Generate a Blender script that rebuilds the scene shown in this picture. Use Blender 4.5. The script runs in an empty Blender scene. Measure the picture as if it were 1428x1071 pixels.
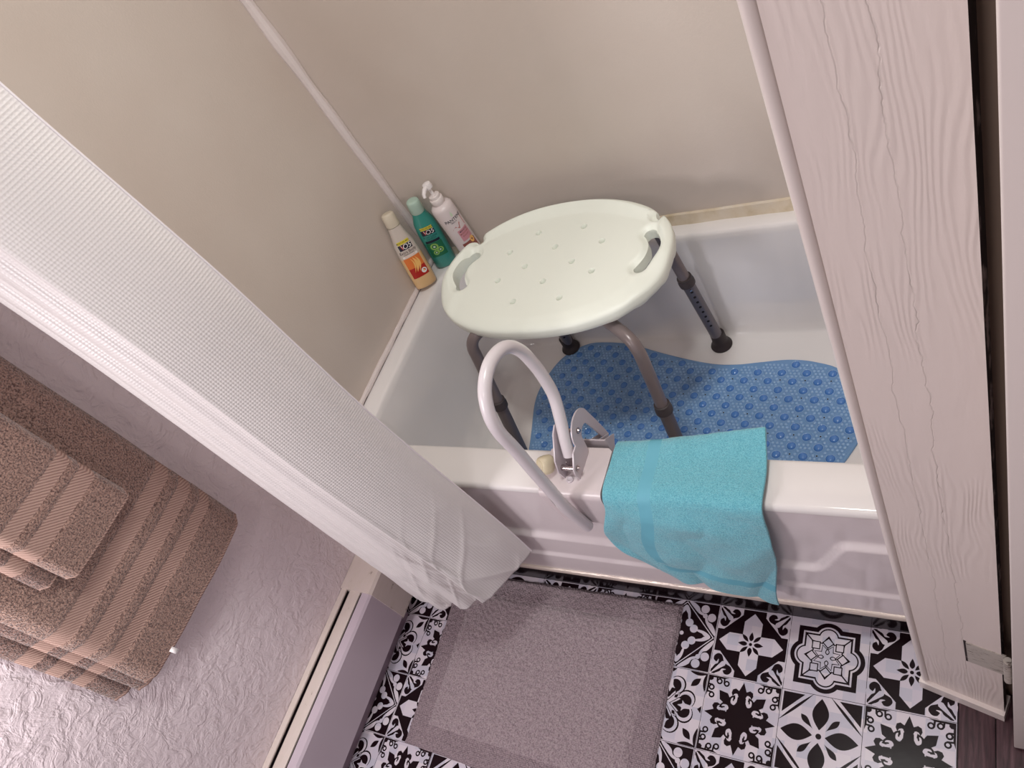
import bpy, bmesh, math, random
from mathutils import Vector, Matrix, noise
random.seed(7)
PI = math.pi
sc = bpy.context.scene
col = sc.collection

# ------------------------------------------------------------------ camera
cam_d = bpy.data.cameras.new('camera'); cam = bpy.data.objects.new('camera', cam_d); col.objects.link(cam)
R0 = (0.8365394, 0.31061248, -0.45135542)
R1 = (-0.01222576, -0.81299433, -0.58214324)
R2 = (-0.54777035, 0.49250392, -0.67630432)
cam.matrix_world = Matrix(((R0[0], -R1[0], -R2[0], 0.69865),
                           (R0[1], -R1[1], -R2[1], -0.58101),
                           (R0[2], -R1[2], -R2[2], 1.64440),
                           (0, 0, 0, 1)))
cam_d.sensor_fit = 'HORIZONTAL'; cam_d.sensor_width = 36.0; cam_d.lens = 1064.05/1428*36
cam_d.clip_start = 0.02
sc.camera = cam

# ------------------------------------------------------------------ light
w = bpy.data.worlds.new('world'); sc.world = w; w.use_nodes = True
bg = w.node_tree.nodes['Background']; bg.inputs[0].default_value = (1.0, 0.87, 0.93, 1); bg.inputs[1].default_value = 0.31
def area(name, loc, target, size, energy, color, sy=None):
    d = bpy.data.lights.new(name, 'AREA'); d.energy = energy; d.color = color; d.size = size
    if sy: d.shape = 'RECTANGLE'; d.size_y = sy
    o = bpy.data.objects.new(name, d); col.objects.link(o); o.location = loc
    o.rotation_euler = (Vector(target)-Vector(loc)).to_track_quat('-Z', 'Y').to_euler(); return o
area('window_daylight', (-0.60, -1.05, 1.15), (0.0, 0.6, 0.5), 0.28, 8.2, (1.0, 0.95, 0.96), 0.36)
area('hall_lamp', (0.45, -1.35, 2.05), (0.3, 0.2, 0.5), 0.35, 6.0, (1.0, 0.94, 0.92))
area('ceiling_lamp', (0.30, -0.02, 2.28), (0.1, 0.15, 0.4), 0.24, 14.5, (0.97, 1.0, 0.96))
sc.view_settings.view_transform = 'Standard'; sc.view_settings.look = 'None'
sc.view_settings.gamma = 1.0; sc.view_settings.use_curve_mapping = False
sc.view_settings.exposure = -0.10

# ------------------------------------------------------------------ materials
def srgb(r, g, b):
    f = lambda c: (c/255/12.92 if c <= 10.3 else ((c/255+0.055)/1.055)**2.4)
    return (f(r), f(g), f(b), 1)
def mat(name, rgb, rough=0.5, metal=0.0, spec=0.5, coat=0.0):
    m = bpy.data.materials.new(name); m.use_nodes = True
    b = m.node_tree.nodes['Principled BSDF']
    b.inputs['Base Color'].default_value = srgb(*rgb); b.inputs['Roughness'].default_value = rough
    b.inputs['Metallic'].default_value = metal; b.inputs['Specular IOR Level'].default_value = spec
    b.inputs['Coat Weight'].default_value = coat; b.inputs['Coat Roughness'].default_value = 0.08
    return m
class NT:
    def __init__(s, m): s.t = m.node_tree; s.b = s.t.nodes['Principled BSDF']; s.h = None
    def n(s, typ, **kw):
        x = s.t.nodes.new(typ)
        for k, v in kw.items():
            if k.startswith('i_'): x.inputs[k[2:].replace('_', ' ')].default_value = v
            else: setattr(x, k, v)
        return x
    def l(s, a, b): s.t.links.new(a, b)
    def coord(s, kind='Object', scale=(1, 1, 1), rot=(0, 0, 0)):
        c = s.n('ShaderNodeTexCoord'); mp = s.n('ShaderNodeMapping')
        mp.inputs['Scale'].default_value = scale; mp.inputs['Rotation'].default_value = rot
        s.l(c.outputs[kind], mp.inputs[0]); return mp.outputs[0]
    def noise(s, vec, scale, detail=4, rough=0.55, dist=0.0):
        x = s.n('ShaderNodeTexNoise'); x.inputs['Scale'].default_value = scale; x.inputs['Detail'].default_value = detail
        x.inputs['Roughness'].default_value = rough; x.inputs['Distortion'].default_value = dist
        s.l(vec, x.inputs['Vector']); return x.outputs['Fac']
    def voro(s, vec, scale, rnd=1.0, feature='F1'):
        x = s.n('ShaderNodeTexVoronoi', feature=feature); x.inputs['Scale'].default_value = scale; x.inputs['Randomness'].default_value = rnd
        s.l(vec, x.inputs['Vector']); return x.outputs['Distance']
    def ramp(s, fac, stops):
        r = s.n('ShaderNodeValToRGB'); e = r.color_ramp.elements
        e[0].position, e[0].color = stops[0][0], stops[0][1]; e[1].position, e[1].color = stops[-1][0], stops[-1][1]
        for p, c in stops[1:-1]:
            q = e.new(p); q.color = c
        s.l(fac, r.inputs[0]); return r.outputs[0]
    def math(s, op, a, b=None):
        x = s.n('ShaderNodeMath', operation=op)
        for i, v in enumerate((a, b)):
            if v is None: continue
            if isinstance(v, (int, float)): x.inputs[i].default_value = v
            else: s.l(v, x.inputs[i])
        return x.outputs[0]
    def bump(s, h, strength=0.5, dist=0.001):
        x = s.n('ShaderNodeBump'); x.inputs['Strength'].default_value = strength; x.inputs['Distance'].default_value = dist
        s.l(h, x.inputs['Height'])
        if s.h is not None: s.l(s.h, x.inputs['Normal'])
        s.h = x.outputs[0]; s.l(s.h, s.b.inputs['Normal'])
    def color(s, c): s.l(c, s.b.inputs['Base Color'])
def two(c1, c2, a=0.3, b=0.7): return [(a, srgb(*c1)), (b, srgb(*c2))]

M = {}
# textured plaster (knock-down)
m = mat('plaster', (226, 212, 216), 0.36, spec=0.45); n = NT(m); v = n.coord()
h = n.noise(v, 34, 6, 0.6, 0.5); h2 = n.ramp(n.noise(v, 16, 3, 0.6, 2.0), [(0.46, (0, 0, 0, 1)), (0.56, (1, 1, 1, 1))])
n.bump(h, 0.8, 0.007); n.bump(h2, 0.35, 0.004); M['plaster'] = m
# surround panel, fine orange peel
m = mat('surround', (207, 194, 184), 0.42, spec=0.4); n = NT(m); v = n.coord()
n.bump(n.noise(v, 260, 3), 0.25, 0.0012); n.color(n.ramp(n.noise(v, 3, 2), two((204, 190, 180), (211, 199, 190)))); M['surround'] = m
M['caulk'] = mat('caulk', (222, 210, 208), 0.5)
n = NT(M['caulk']); n.bump(n.noise(n.coord(), 60, 4), 0.6, 0.003)
m = mat('stained_ledge', (214, 200, 178), 0.5); n = NT(m); v = n.coord()
n.color(n.ramp(n.noise(v, 14, 5, 0.6), [(0.3, srgb(192, 172, 140)), (0.5, srgb(214, 199, 178)), (0.7, srgb(222, 212, 200))]))
n.bump(n.noise(v, 40, 4), 0.3, 0.002); M['stain'] = m
# enamel
m = mat('enamel', (233, 228, 227), 0.12, spec=0.6, coat=0.3); n = NT(m); v = n.coord()
n.bump(n.noise(v, 9, 2), 0.06, 0.004); M['enamel'] = m
m = mat('acrylic', (224, 214, 216), 0.14, spec=0.6, coat=0.2); n = NT(m); v = n.coord()
n.bump(n.noise(v, 26, 3), 0.16, 0.003); M['apron'] = m
M['bead'] = mat('bead_metal', (214, 200, 190), 0.25, metal=0.35); n = NT(M['bead'])
n.bump(n.noise(n.coord(scale=(6, 60, 60)), 6, 4), 0.5, 0.002)
m = mat('black_gloss', (20, 11, 16), 0.16, spec=0.3); M['black_gloss'] = m
# floor vinyl
m = mat('vinyl_white', (202, 196, 208), 0.28, spec=0.4); n = NT(m); v = n.coord(scale=(1, 1, 1))
ch = n.n('ShaderNodeTexVoronoi'); ch.inputs['Scale'].default_value = 42; ch.inputs['Randomness'].default_value = 0.0
n.l(v, ch.inputs['Vector']); sep = n.n('ShaderNodeSeparateColor'); n.l(ch.outputs['Color'], sep.inputs[0])
n.color(n.ramp(sep.outputs[0], [(0.1, srgb(190, 186, 200)), (0.5, srgb(204, 194, 206)), (0.9, srgb(214, 204, 212))]))
n.bump(n.noise(n.coord(), 30, 2), 0.05, 0.002); M['white_tile'] = m
m = mat('vinyl_black', (28, 14, 19), 0.24, spec=0.12); n = NT(m); n.bump(n.noise(n.coord(), 30, 2), 0.05, 0.002); M['black_tile'] = m
m = mat('wood_floor', (70, 44, 48), 0.4); n = NT(m); v = n.coord(scale=(14, 1.2, 1))
n.color(n.ramp(n.noise(v, 9, 6, 0.65, 0.6), [(0.3, srgb(40, 22, 28)), (0.55, srgb(78, 52, 58)), (0.75, srgb(104, 78, 84))])); n.bump(n.noise(v, 9, 6), 0.3, 0.002); M['wood'] = m
# painted timber
m = mat('painted_wood', (220, 207, 201), 0.33, spec=0.5); n = NT(m); v = n.coord(scale=(1, 1, 0.16))
wv = n.n('ShaderNodeTexWave', wave_type='BANDS', bands_direction='X'); wv.inputs['Scale'].default_value = 48; wv.inputs['Distortion'].default_value = 22
wv.inputs['Detail'].default_value = 1.5; wv.inputs['Detail Scale'].default_value = 0.55; n.l(n.coord(scale=(1, 1, 0.22)), wv.inputs['Vector'])
msk = n.ramp(n.noise(n.coord(), 4.5, 1), [(0.42, (0.05, 0.05, 0.05, 1)), (0.54, (0.9, 0.9, 0.9, 1))])
n.bump(n.math('MULTIPLY', wv.outputs['Fac'], msk), 0.45, 0.0013); n.bump(n.noise(n.coord(scale=(1, 1, 0.25)), 60, 4, 0.6), 0.4, 0.0025)
sx = n.n('ShaderNodeSeparateXYZ'); n.l(n.coord(), sx.inputs[0])
for x0_, k_ in ((0.605, 3.0), (0.632, 4.0)):
    wob = n.math('MULTIPLY', n.math('SUBTRACT', n.noise(n.coord(scale=(0.01, 0.01, k_)), 2.2, 5, 0.65), 0.5), 0.030)
    dd = n.math('ABSOLUTE', n.math('SUBTRACT', n.math('SUBTRACT', sx.outputs[0], wob), x0_))
    n.bump(n.ramp(n.math('MULTIPLY', dd, 100.0), [(0.0, (0, 0, 0, 1)), (0.09, (1, 1, 1, 1))]), 0.5, 0.0012)
M['paint'] = m
m = mat('painted_wood_plain', (230, 219, 214), 0.30); n = NT(m); n.bump(n.noise(n.coord(scale=(1, 1, 0.4)), 40, 3, 0.5), 0.15, 0.0012); M['paint_plain'] = m
M['raw_edge'] = mat('raw_edge', (38, 24, 24), 0.7); n = NT(M['raw_edge']); n.color(n.ramp(n.noise(n.coord(scale=(1, 1, .3)), 90, 4), [(0.55, srgb(34, 20, 20)), (0.68, srgb(150, 132, 128))]))
M['brown_wall'] = mat('brown_wall', (150, 128, 114), 0.6)
M['hinge'] = mat('hinge_paint', (178, 170, 162), 0.45); n = NT(M['hinge']); v = n.coord(scale=(1, 1, 6))
n.color(n.ramp(n.noise(v, 60, 4, 0.6), [(0.36, srgb(80, 66, 58)), (0.42, srgb(176, 168, 160)), (0.8, srgb(190, 182, 174))])); n.bump(n.noise(v, 60, 4), 0.5, 0.002)
m = mat('heater_paint', (196, 182, 192), 0.3); n = NT(m); n.bump(n.noise(n.coord(scale=(1, .15, 1)), 60, 3), 0.12, 0.001); M['heater'] = m
m = mat('heater_cream', (214, 200, 192), 0.35); n = NT(m); n.color(n.ramp(n.noise(n.coord(scale=(1, .3, 1)), 70, 6, .7), [(0.28, srgb(120, 98, 84)), (0.36, srgb(212, 199, 190)), (0.8, srgb(218, 204, 200))])); M['heater_cream'] = m
M['dark'] = mat('gap_shade', (40, 26, 36), 0.6)  # dark colour painted in for the shade inside the heater
M['shade_metal'] = mat('heater_shaded', (142, 122, 134), 0.45)  # heater metal darkened to paint the shadow below the front panel
# plastics / metals
m = mat('seat_plastic', (236, 240, 230), 0.42, spec=0.4); n = NT(m); n.bump(n.noise(n.coord(), 420, 2), 0.18, 0.0008)
n.b.inputs['Subsurface Weight'].default_value = 0.05; n.b.inputs['Subsurface Radius'].default_value = (.01, .01, .01); M['seat'] = m
M['tube_grey'] = mat('tube_grey', (128, 116, 116), 0.33, metal=0.25, spec=0.5)
M['tube_lower'] = mat('tube_lower', (110, 104, 110), 0.34, metal=0.45)
M['tube_front'] = mat('tube_lower_dark', (108, 98, 98), 0.4, metal=0.2)
M['collar'] = mat('collar', (62, 54, 56), 0.5)
M['rubber'] = mat('rubber', (44, 33, 36), 0.55)
M['hole'] = mat('hole_dark', (20, 14, 16), 0.8)
M['chrome'] = mat('chrome', (190, 180, 180), 0.2, metal=1.0)
M['powder'] = mat('powder_white', (220, 212, 216), 0.28, spec=0.5, coat=0.2)
M['bracket'] = mat('bracket_paint', (200, 190, 196), 0.32, spec=0.5)
M['saddle'] = mat('saddle_paint', (214, 202, 204), 0.3, spec=0.5)
M['cream'] = mat('cream_plastic', (218, 206, 176), 0.45)
M['sticker'] = mat('sticker', (236, 230, 230), 0.5)
M['ink'] = mat('ink', (30, 24, 34), 0.5)
# bath mat
m = mat('blue_pvc', (122, 164, 212), 0.16, spec=0.6); n = NT(m)
n.b.inputs['Transmission Weight'].default_value = 0.12; n.bump(n.noise(n.coord(), 120, 2), 0.25, 0.001); M['pvc'] = m
M['pvc_deep'] = mat('blue_bubble', (78, 130, 200), 0.14, spec=0.65)
M['pvc_small'] = mat('blue_bubble_pale', (142, 178, 220), 0.14, spec=0.7)
# textiles
def terry(name, c1, c2, scale=520, dist=0.0022, sheen=0.5):
    m = mat(name, c1, 0.95, spec=0.1); n = NT(m); v = n.coord()
    f = n.noise(v, scale, 2, 0.6, 0.4); n.color(n.ramp(f, two(c2, c1, 0.36, 0.6))); n.bump(f, 1.0, dist); n.bump(n.noise(v, 60, 3), 0.5, 0.003)
    n.b.inputs['Sheen Weight'].default_value = sheen; n.b.inputs['Sheen Roughness'].default_value = 0.5; return m
M['teal'] = terry('teal_terry', (128, 202, 216), (88, 168, 190))
M['teal_band'] = mat('teal_satin', (104, 176, 196), 0.6); n = NT(M['teal_band']); n.bump(n.noise(n.coord(), 700, 1), 0.3, 0.0006)
M['brown'] = terry('brown_terry', (176, 142, 128), (92, 66, 60), 330, .005)
M['brown_shaded'] = terry('brown_terry_shaded', (150, 118, 108), (80, 58, 54), 330, .005)  # same brown terry, shade of the layers behind mixed into the colour
def dobby(name, c1, c2):
    m = mat(name, c1, 0.75, spec=0.2); n = NT(m)
    wv = n.n('ShaderNodeTexWave', wave_type='BANDS', bands_direction='DIAGONAL'); wv.inputs['Scale'].default_value = 95; wv.inputs['Distortion'].default_value = 0.6
    n.l(n.coord('UV'), wv.inputs['Vector']); n.color(n.ramp(wv.outputs['Fac'], two(c2, c1, 0.1, 0.6))); n.bump(wv.outputs['Fac'], 0.7, 0.0018); return m
M['dobby'] = dobby('brown_dobby', (186, 156, 144), (152, 122, 112))
M['rug'] = terry('rug_cotton', (176, 160, 164), (140, 122, 130), 300, 0.004, 0.3)
n = NT(M['rug'])
m = mat('rug_weave', (170, 152, 154), 0.95, spec=0.1); n = NT(m); v = n.coord()
f = n.voro(v, 260, 0.35); n.color(n.ramp(f, two((172, 155, 160), (124, 108, 116), 0.25, 0.8))); n.bump(n.math('SUBTRACT', 1.0, f), 1.0, 0.003); M['rug_edge'] = m
m = mat('curtain_cloth', (224, 218, 217), 0.38, spec=0.5); n = NT(m); v = n.coord('UV')
f = n.voro(v, 190, 0.0); n.bump(f, 0.5, 0.0021)
n.b.inputs['Sheen Weight'].default_value = 0.2; M['curtain'] = m
M['curtain_hem'] = mat('curtain_hem', (236, 228, 232), 0.4); n = NT(M['curtain_hem']); n.bump(n.noise(n.coord(), 200, 2), .3, .001)

# ------------------------------------------------------------------ helpers
def tag(o, label=None, cat=None, group=None, kind=None):
    if label: o['label'] = label
    if cat: o['category'] = cat
    if group: o['group'] = group
    if kind: o['kind'] = kind
    return o
def empty(name, loc=(0, 0, 0), rz=0):
    o = bpy.data.objects.new(name, None); o.empty_display_size = 0.05; o.location = loc; o.rotation_euler = (0, 0, rz); col.objects.link(o); return o
def link(name, me, mats, parent=None):
    for m in (mats if isinstance(mats, (list, tuple)) else [mats]): me.materials.append(m)
    o = bpy.data.objects.new(name, me); col.objects.link(o)
    if parent is not None: o.parent = parent
    return o
def mesh(name, vs, fs, mats, parent=None, smooth=True, idx=None, uvs=None, sharp=None, fixn=False):
    me = bpy.data.meshes.new(name); me.from_pydata([tuple(v) for v in vs], [], fs)
    if idx: me.polygons.foreach_set('material_index', idx)
    if uvs:
        l = me.uv_layers.new(name='UVMap')
        for lp in me.loops: l.data[lp.index].uv = uvs[lp.vertex_index]
    if fixn:
        bm = bmesh.new(); bm.from_mesh(me); bmesh.ops.recalc_face_normals(bm, faces=bm.faces); bm.to_mesh(me); bm.free()
    me.polygons.foreach_set('use_smooth', [smooth]*len(me.polygons)); 
    if sharp: me.set_sharp_from_angle(angle=math.radians(sharp))
    me.update(); return link(name, me, mats, parent)
class MB:
    def __init__(s): s.v = []; s.f = []; s.i = []
    def add(s, vs, fs, mi=0):
        o = len(s.v); s.v += [tuple(v) for v in vs]; s.f += [tuple(o+k for k in f) for f in fs]; s.i += [mi]*len(fs); return s
    def box(s, a, b, mi=0, bev=0.0):
        bm = bmesh.new(); bmesh.ops.create_cube(bm, size=1)
        for v in bm.verts: v.co = Vector([(a[k]+b[k])/2 + v.co[k]*(b[k]-a[k]) for k in range(3)])
        if bev: bmesh.ops.bevel(bm, geom=bm.edges[:], offset=bev, segments=3, profile=0.5, affect='EDGES')
        s.bm(bm, mi); return s
    def bm(s, bm, mi=0, mtx=None):
        bm.verts.ensure_lookup_table(); bm.verts.index_update()
        s.add([(mtx @ v.co if mtx else v.co) for v in bm.verts], [[v.index for v in f.verts] for f in bm.faces], mi); bm.free(); return s
    def prism(s, poly, z0, z1, mi=0, fn=lambda x, y, z: (x, y, z)):
        n = len(poly); vs = [fn(x, y, z0) for x, y in poly]+[fn(x, y, z1) for x, y in poly]
        fs = [tuple(range(n))[::-1], tuple(range(n, 2*n))]+[(i, (i+1) % n, n+(i+1) % n, n+i) for i in range(n)]
        return s.add(vs, fs, mi)
    def tube(s, pts, r, seg=16, mi=0, cap=True):
        pts = [Vector(p) for p in pts]; n = len(pts); rs = r if isinstance(r, (list, tuple)) else [r]*n
        vs = []; t0 = (pts[1]-pts[0]).normalized(); up = Vector((0, 0, 1)) if abs(t0.z) < 0.9 else Vector((1, 0, 0))
        nrm = t0.cross(up).normalized()
        for i, p in enumerate(pts):
            t = ((pts[min(i+1, n-1)]-p).normalized()+(p-pts[max(i-1, 0)]).normalized()).normalized() if 0 < i < n-1 else ((pts[1]-pts[0]) if i == 0 else (pts[-1]-pts[-2])).normalized()
            nrm = (nrm-t*nrm.dot(t)).normalized(); b = t.cross(nrm)
            for k in range(seg):
                a = 2*PI*k/seg; vs.append(p+(nrm*math.cos(a)+b*math.sin(a))*rs[i])
        fs = [(i*seg+k, i*seg+(k+1) % seg, (i+1)*seg+(k+1) % seg, (i+1)*seg+k) for i in range(n-1) for k in range(seg)]
        if cap: fs += [tuple(range(seg))[::-1], tuple((n-1)*seg+k for k in range(seg))]
        return s.add(vs, fs, mi)
    def lathe(s, prof, seg=32, c=(0, 0, 0), sx=1.0, sy=1.0, mi=0):
        vs = [(c[0]+r*math.cos(2*PI*k/seg)*sx, c[1]+r*math.sin(2*PI*k/seg)*sy, c[2]+z) for r, z in prof for k in range(seg)]; n = len(prof)
        fs = [(i*seg+k, i*seg+(k+1) % seg, (i+1)*seg+(k+1) % seg, (i+1)*seg+k) for i in range(n-1) for k in range(seg)]
        fs += [tuple(range(seg))[::-1], tuple((n-1)*seg+k for k in range(seg))]
        return s.add(vs, fs, mi)
    def build(s, name, mats, parent=None, smooth=True, sharp=35, fixn=True):
        return mesh(name, s.v, s.f, mats, parent, smooth, s.i, None, sharp, fixn)
def spline(pts, n=8, closed=False):
    P = [Vector(p) for p in pts]; out = []; m = len(P)
    for i in range(m if closed else m-1):
        g = lambda k: P[k % m] if closed else P[max(0, min(m-1, k))]
        a, b, c, d = g(i-1), g(i), g(i+1), g(i+2)
        for j in range(n):
            t = j/n; out.append(0.5*((2*b)+(c-a)*t+(2*a-5*b+4*c-d)*t*t+(3*b-a-3*c+d)*t**3))
    if not closed: out.append(P[-1])
    return out
def grid(name, f, nu, nv, mats, parent=None, midx=None, uvf=None, flip=False):
    vs = [f(i/nu, j/nv) for j in range(nv+1) for i in range(nu+1)]; fs = []; idx = []
    for j in range(nv):
        for i in range(nu):
            a = j*(nu+1)+i; q = (a, a+1, a+nu+2, a+nu+1); fs.append(q[::-1] if flip else q)
            idx.append(midx((i+.5)/nu, (j+.5)/nv) if midx else 0)
    uvs = [(uvf(i/nu, j/nv) if uvf else (i/nu, j/nv)) for j in range(nv+1) for i in range(nu+1)]
    return mesh(name, vs, fs, mats, parent, True, idx, uvs)
def solid(o, t, off=-1.0):
    md = o.modifiers.new('Solid', 'SOLIDIFY'); md.thickness = t; md.offset = off; return o
def smooth01(t): t = max(0.0, min(1.0, t)); return t*t*(3-2*t)
def lerp(a, b, t): return a+(b-a)*t
def nz(x, y, z=0.0): return noise.noise(Vector((x, y, z)))
def struct(name, mb, mats, smooth=False, sharp=35): return tag(mb.build(name, mats, None, smooth or True, sharp), kind='structure')

XL, XE, YB, H = -0.755, -0.672, 0.725, 0.485     # plaster wall, surround end, back wall, rim height
ZC = 2.4
# ------------------------------------------------------------------ shell
struct('wall_left', MB().box((XL-.1, -2.2, 0), (XL, -0.03, ZC)), M['plaster'])
struct('wall_end', MB().box((XL-.1, -0.03, 0), (XE, YB+.1, ZC)), M['surround'])
struct('wall_back', MB().box((XE, YB, 0), (0.86, YB+.1, ZC)), M['surround'])
struct('wall_alcove', MB().box((0.86, -0.005, 0), (0.96, YB+.1, ZC)), M['surround'])
struct('wall_right', MB().box((0.585, -0.085, 0), (1.6, -0.005, ZC)), M['brown_wall'])
struct('ceiling', MB().box((XL-.1, -2.2, ZC), (1.6, YB+.1, ZC+.05)), M['plaster'])
T = 0.1524
FX0, FX1, FY1 = XL, 0.611, -1.25

# ---- tile motifs: every motif is a list of (layer, colour, polygon) in a -1..1 tile
def circ(cx, cy, r, n=22): return [(cx+r*math.cos(2*PI*k/n), cy+r*math.sin(2*PI*k/n)) for k in range(n)]
def rotp(p, k): a = k*PI/2; c, s = round(math.cos(a)), round(math.sin(a)); return [(x*c-y*s, x*s+y*c) for x, y in p]
def rota(p, a): c, s = math.cos(a), math.sin(a); return [(x*c-y*s, x*s+y*c) for x, y in p]
def mir(p): return [(-x, y) for x, y in p]
def four(l, c, p, m=False):
    out = [(l, c, rotp(p, k)) for k in range(4)]
    if m: out += [(l, c, rotp(mir(p), k)) for k in range(4)]
    return out
def vesica(y0, y1, wd, n=14, pw=1.0):
    a = [(wd*math.sin(PI*(k/n)**pw), lerp(y0, y1, k/n)) for k in range(n+1)]
    return a+[(-x, y) for x, y in a[-2:0:-1]]
def lobed(sq, lc, lr, n=360):
    out = []
    for k in range(n):
        a = 2*PI*k/n; c, s = math.cos(a), math.sin(a); r = sq/max(abs(c), abs(s))
        for q in range(4):
            cx, cy = lc*math.cos(q*PI/2), lc*math.sin(q*PI/2); b = cx*c+cy*s; d = b*b-(lc*lc-lr*lr)
            if d >= 0 and b+math.sqrt(d) > 0: r = max(r, b+math.sqrt(d))
        out.append((r*c, r*s))
    return out
def smoothp(p, n=5): return [(q.x, q.y) for q in spline([(x, y, 0) for x, y in p], n, True)]
def line(x0, y0, x1, y1, w_):
    dx, dy = x1-x0, y1-y0; L = math.hypot(dx, dy); nx, ny = -dy/L*w_/2, dx/L*w_/2
    return [(x0+nx, y0+ny), (x0-nx, y0-ny), (x1-nx, y1-ny), (x1+nx, y1+ny)]
W_, K_ = 0, 1
def t_rosette():
    o = [(1, K_, lobed(.77, .52, .41)), (2, W_, lobed(.645, .52, .30)), (3, K_, lobed(.60, .52, .255)), (4, W_, lobed(.555, .52, .22))]
    st = []
    for k in range(16):
        a = PI/8*k; r = [.60, .42, .62, .42][k % 4]; st.append((r*math.sin(a), r*math.cos(a)))
    o += [(5, K_, [(x*.97, y*.97) for x, y in st]), (6, W_, [(x*.88, y*.88) for x, y in st])]
    o += four(7, K_, line(.36, .36, .60, .60, .035))
    for k in range(8):
        a = k*PI/4; rr = .39 if k % 2 == 0 else .42
        d = [(0, rr+.155), (.155, rr), (0, rr-.155), (-.155, rr)]; e = [(0, rr+.115), (.115, rr), (0, rr-.115), (-.115, rr)]
        o += [(8, K_, rota(d, a)), (9, W_, rota(e, a))]
    s2 = []; s3 = []
    for k in range(16):
        a = PI/8*k+PI/8; r = .36 if k % 2 == 0 else .22; s2.append((r*math.sin(a), r*math.cos(a))); r -= .03; s3.append((r*math.sin(a), r*math.cos(a)))
    o += [(10, K_, s2), (11, W_, s3)]
    o += four(12, K_, vesica(.07, .25, .055, 12, .75)) + four(13, W_, vesica(.10, .21, .032, 12, .75))
    return o
def t_cross():
    o = [(1, K_, [(-.97, -.97), (.97, -.97), (.97, .97), (-.97, .97)])]
    o += four(2, W_, [(0, 0), (.25, .25), (.25, .62), (0, .88), (-.25, .62), (-.25, .25)])
    o += four(3, K_, vesica(.09, .35, .062, 12, .7))
    for k in range(4): o.append((3, K_, rota(vesica(.09, .37, .05), PI/4+k*PI/2)))
    o += four(3, K_, circ(0, 0, .045)); 
    o += four(2, W_, [(.32, .98), (.32, .80), (.80, .32), (.98, .32), (.98, .98)])
    c = smoothp([(.95, .95), (.70, .93), (.64, .86), (.58, .93), (.47, .93), (.39, .83), (.43, .72), (.56, .66), (.68, .62)], 4)
    o += four(3, K_, c, True)
    o += four(4, W_, [(.99, .99), (.60, .70), (.56, .56), (.70, .60)])
    o += four(5, W_, smoothp([(.60, 1.0), (.64, .86), (.55, .80), (.66, .80), (.72, .88), (.85, .97)], 4), True)
    return o
def t_star():
    o = [(1, K_, [(.38*math.sin(PI/4*k+PI/8), .42*math.cos(PI/4*k+PI/8)) for k in range(8)])]
    arm = [(-.10, .3), (-.10, .56), (-.15, .62), (-.21, .60), (-.25, .53), (-.29, .62), (-.27, .71), (-.19, .75), (-.10, .70), (0, .94)]
    arm = arm+[(-x, y) for x, y in arm[-2::-1]]
    dg = [(-.13, .3), (-.16, .46), (-.25, .50), (-.28, .42), (-.22, .38), (-.33, .36), (-.39, .46), (-.34, .58), (-.22, .62), (-.14, .62), (-.17, .74), (0, .96)]
    dg = [(x*.80, y*.92) for x, y in dg]; dg = dg+[(-x, y) for x, y in dg[-2::-1]]
    o += four(2, K_, arm)
    for k in range(4): o.append((2, K_, rota(dg, PI/4+k*PI/2)))
    o += four(3, W_, smoothp([(.12, .60), (.12, .42), (.18, .31), (.27, .35), (.275, .46), (.225, .50), (.23, .42), (.19, .41), (.17, .48), (.18, .58)], 4), True)
    for (x, y) in ((.46, .82), (.66, .85)):
        o += four(1, K_, circ(x, y, .082, 16), True)+four(2, W_, circ(x, y, .040, 12), True)+four(1, K_, line(x+.065, y-.02, x+.08, .975, .045), True)
    o += four(1, K_, [(.40, .98), (.55, .93), (.84, .93), (.84, .84), (.93, .84), (.93, .55), (.98, .40), (.98, .98)])
    o += four(2, W_, [(.86, .86), (.82, .90), (.76, .86), (.80, .80), (.86, .76), (.90, .82)])
    return o
def t_flower():
    o = four(1, K_, vesica(.15, .93, .20, 18)); o.append((1, K_, circ(0, 0, .07)))
    for k in range(4): o.append((1, K_, rota(vesica(.20, .66, .072, 16, 1.7), PI/4+k*PI/2)))
    o += four(1, K_, [(.95, .95), (.95, .42), (.42, .95)])
    for k in range(4):
        v_ = [(x, y) for x, y in vesica(-.58, .58, .035)]; v_ = [(y, x+.86) for x, y in v_]; o.append((1, K_, rota(v_, PI/4+k*PI/2)))
    return o
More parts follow.
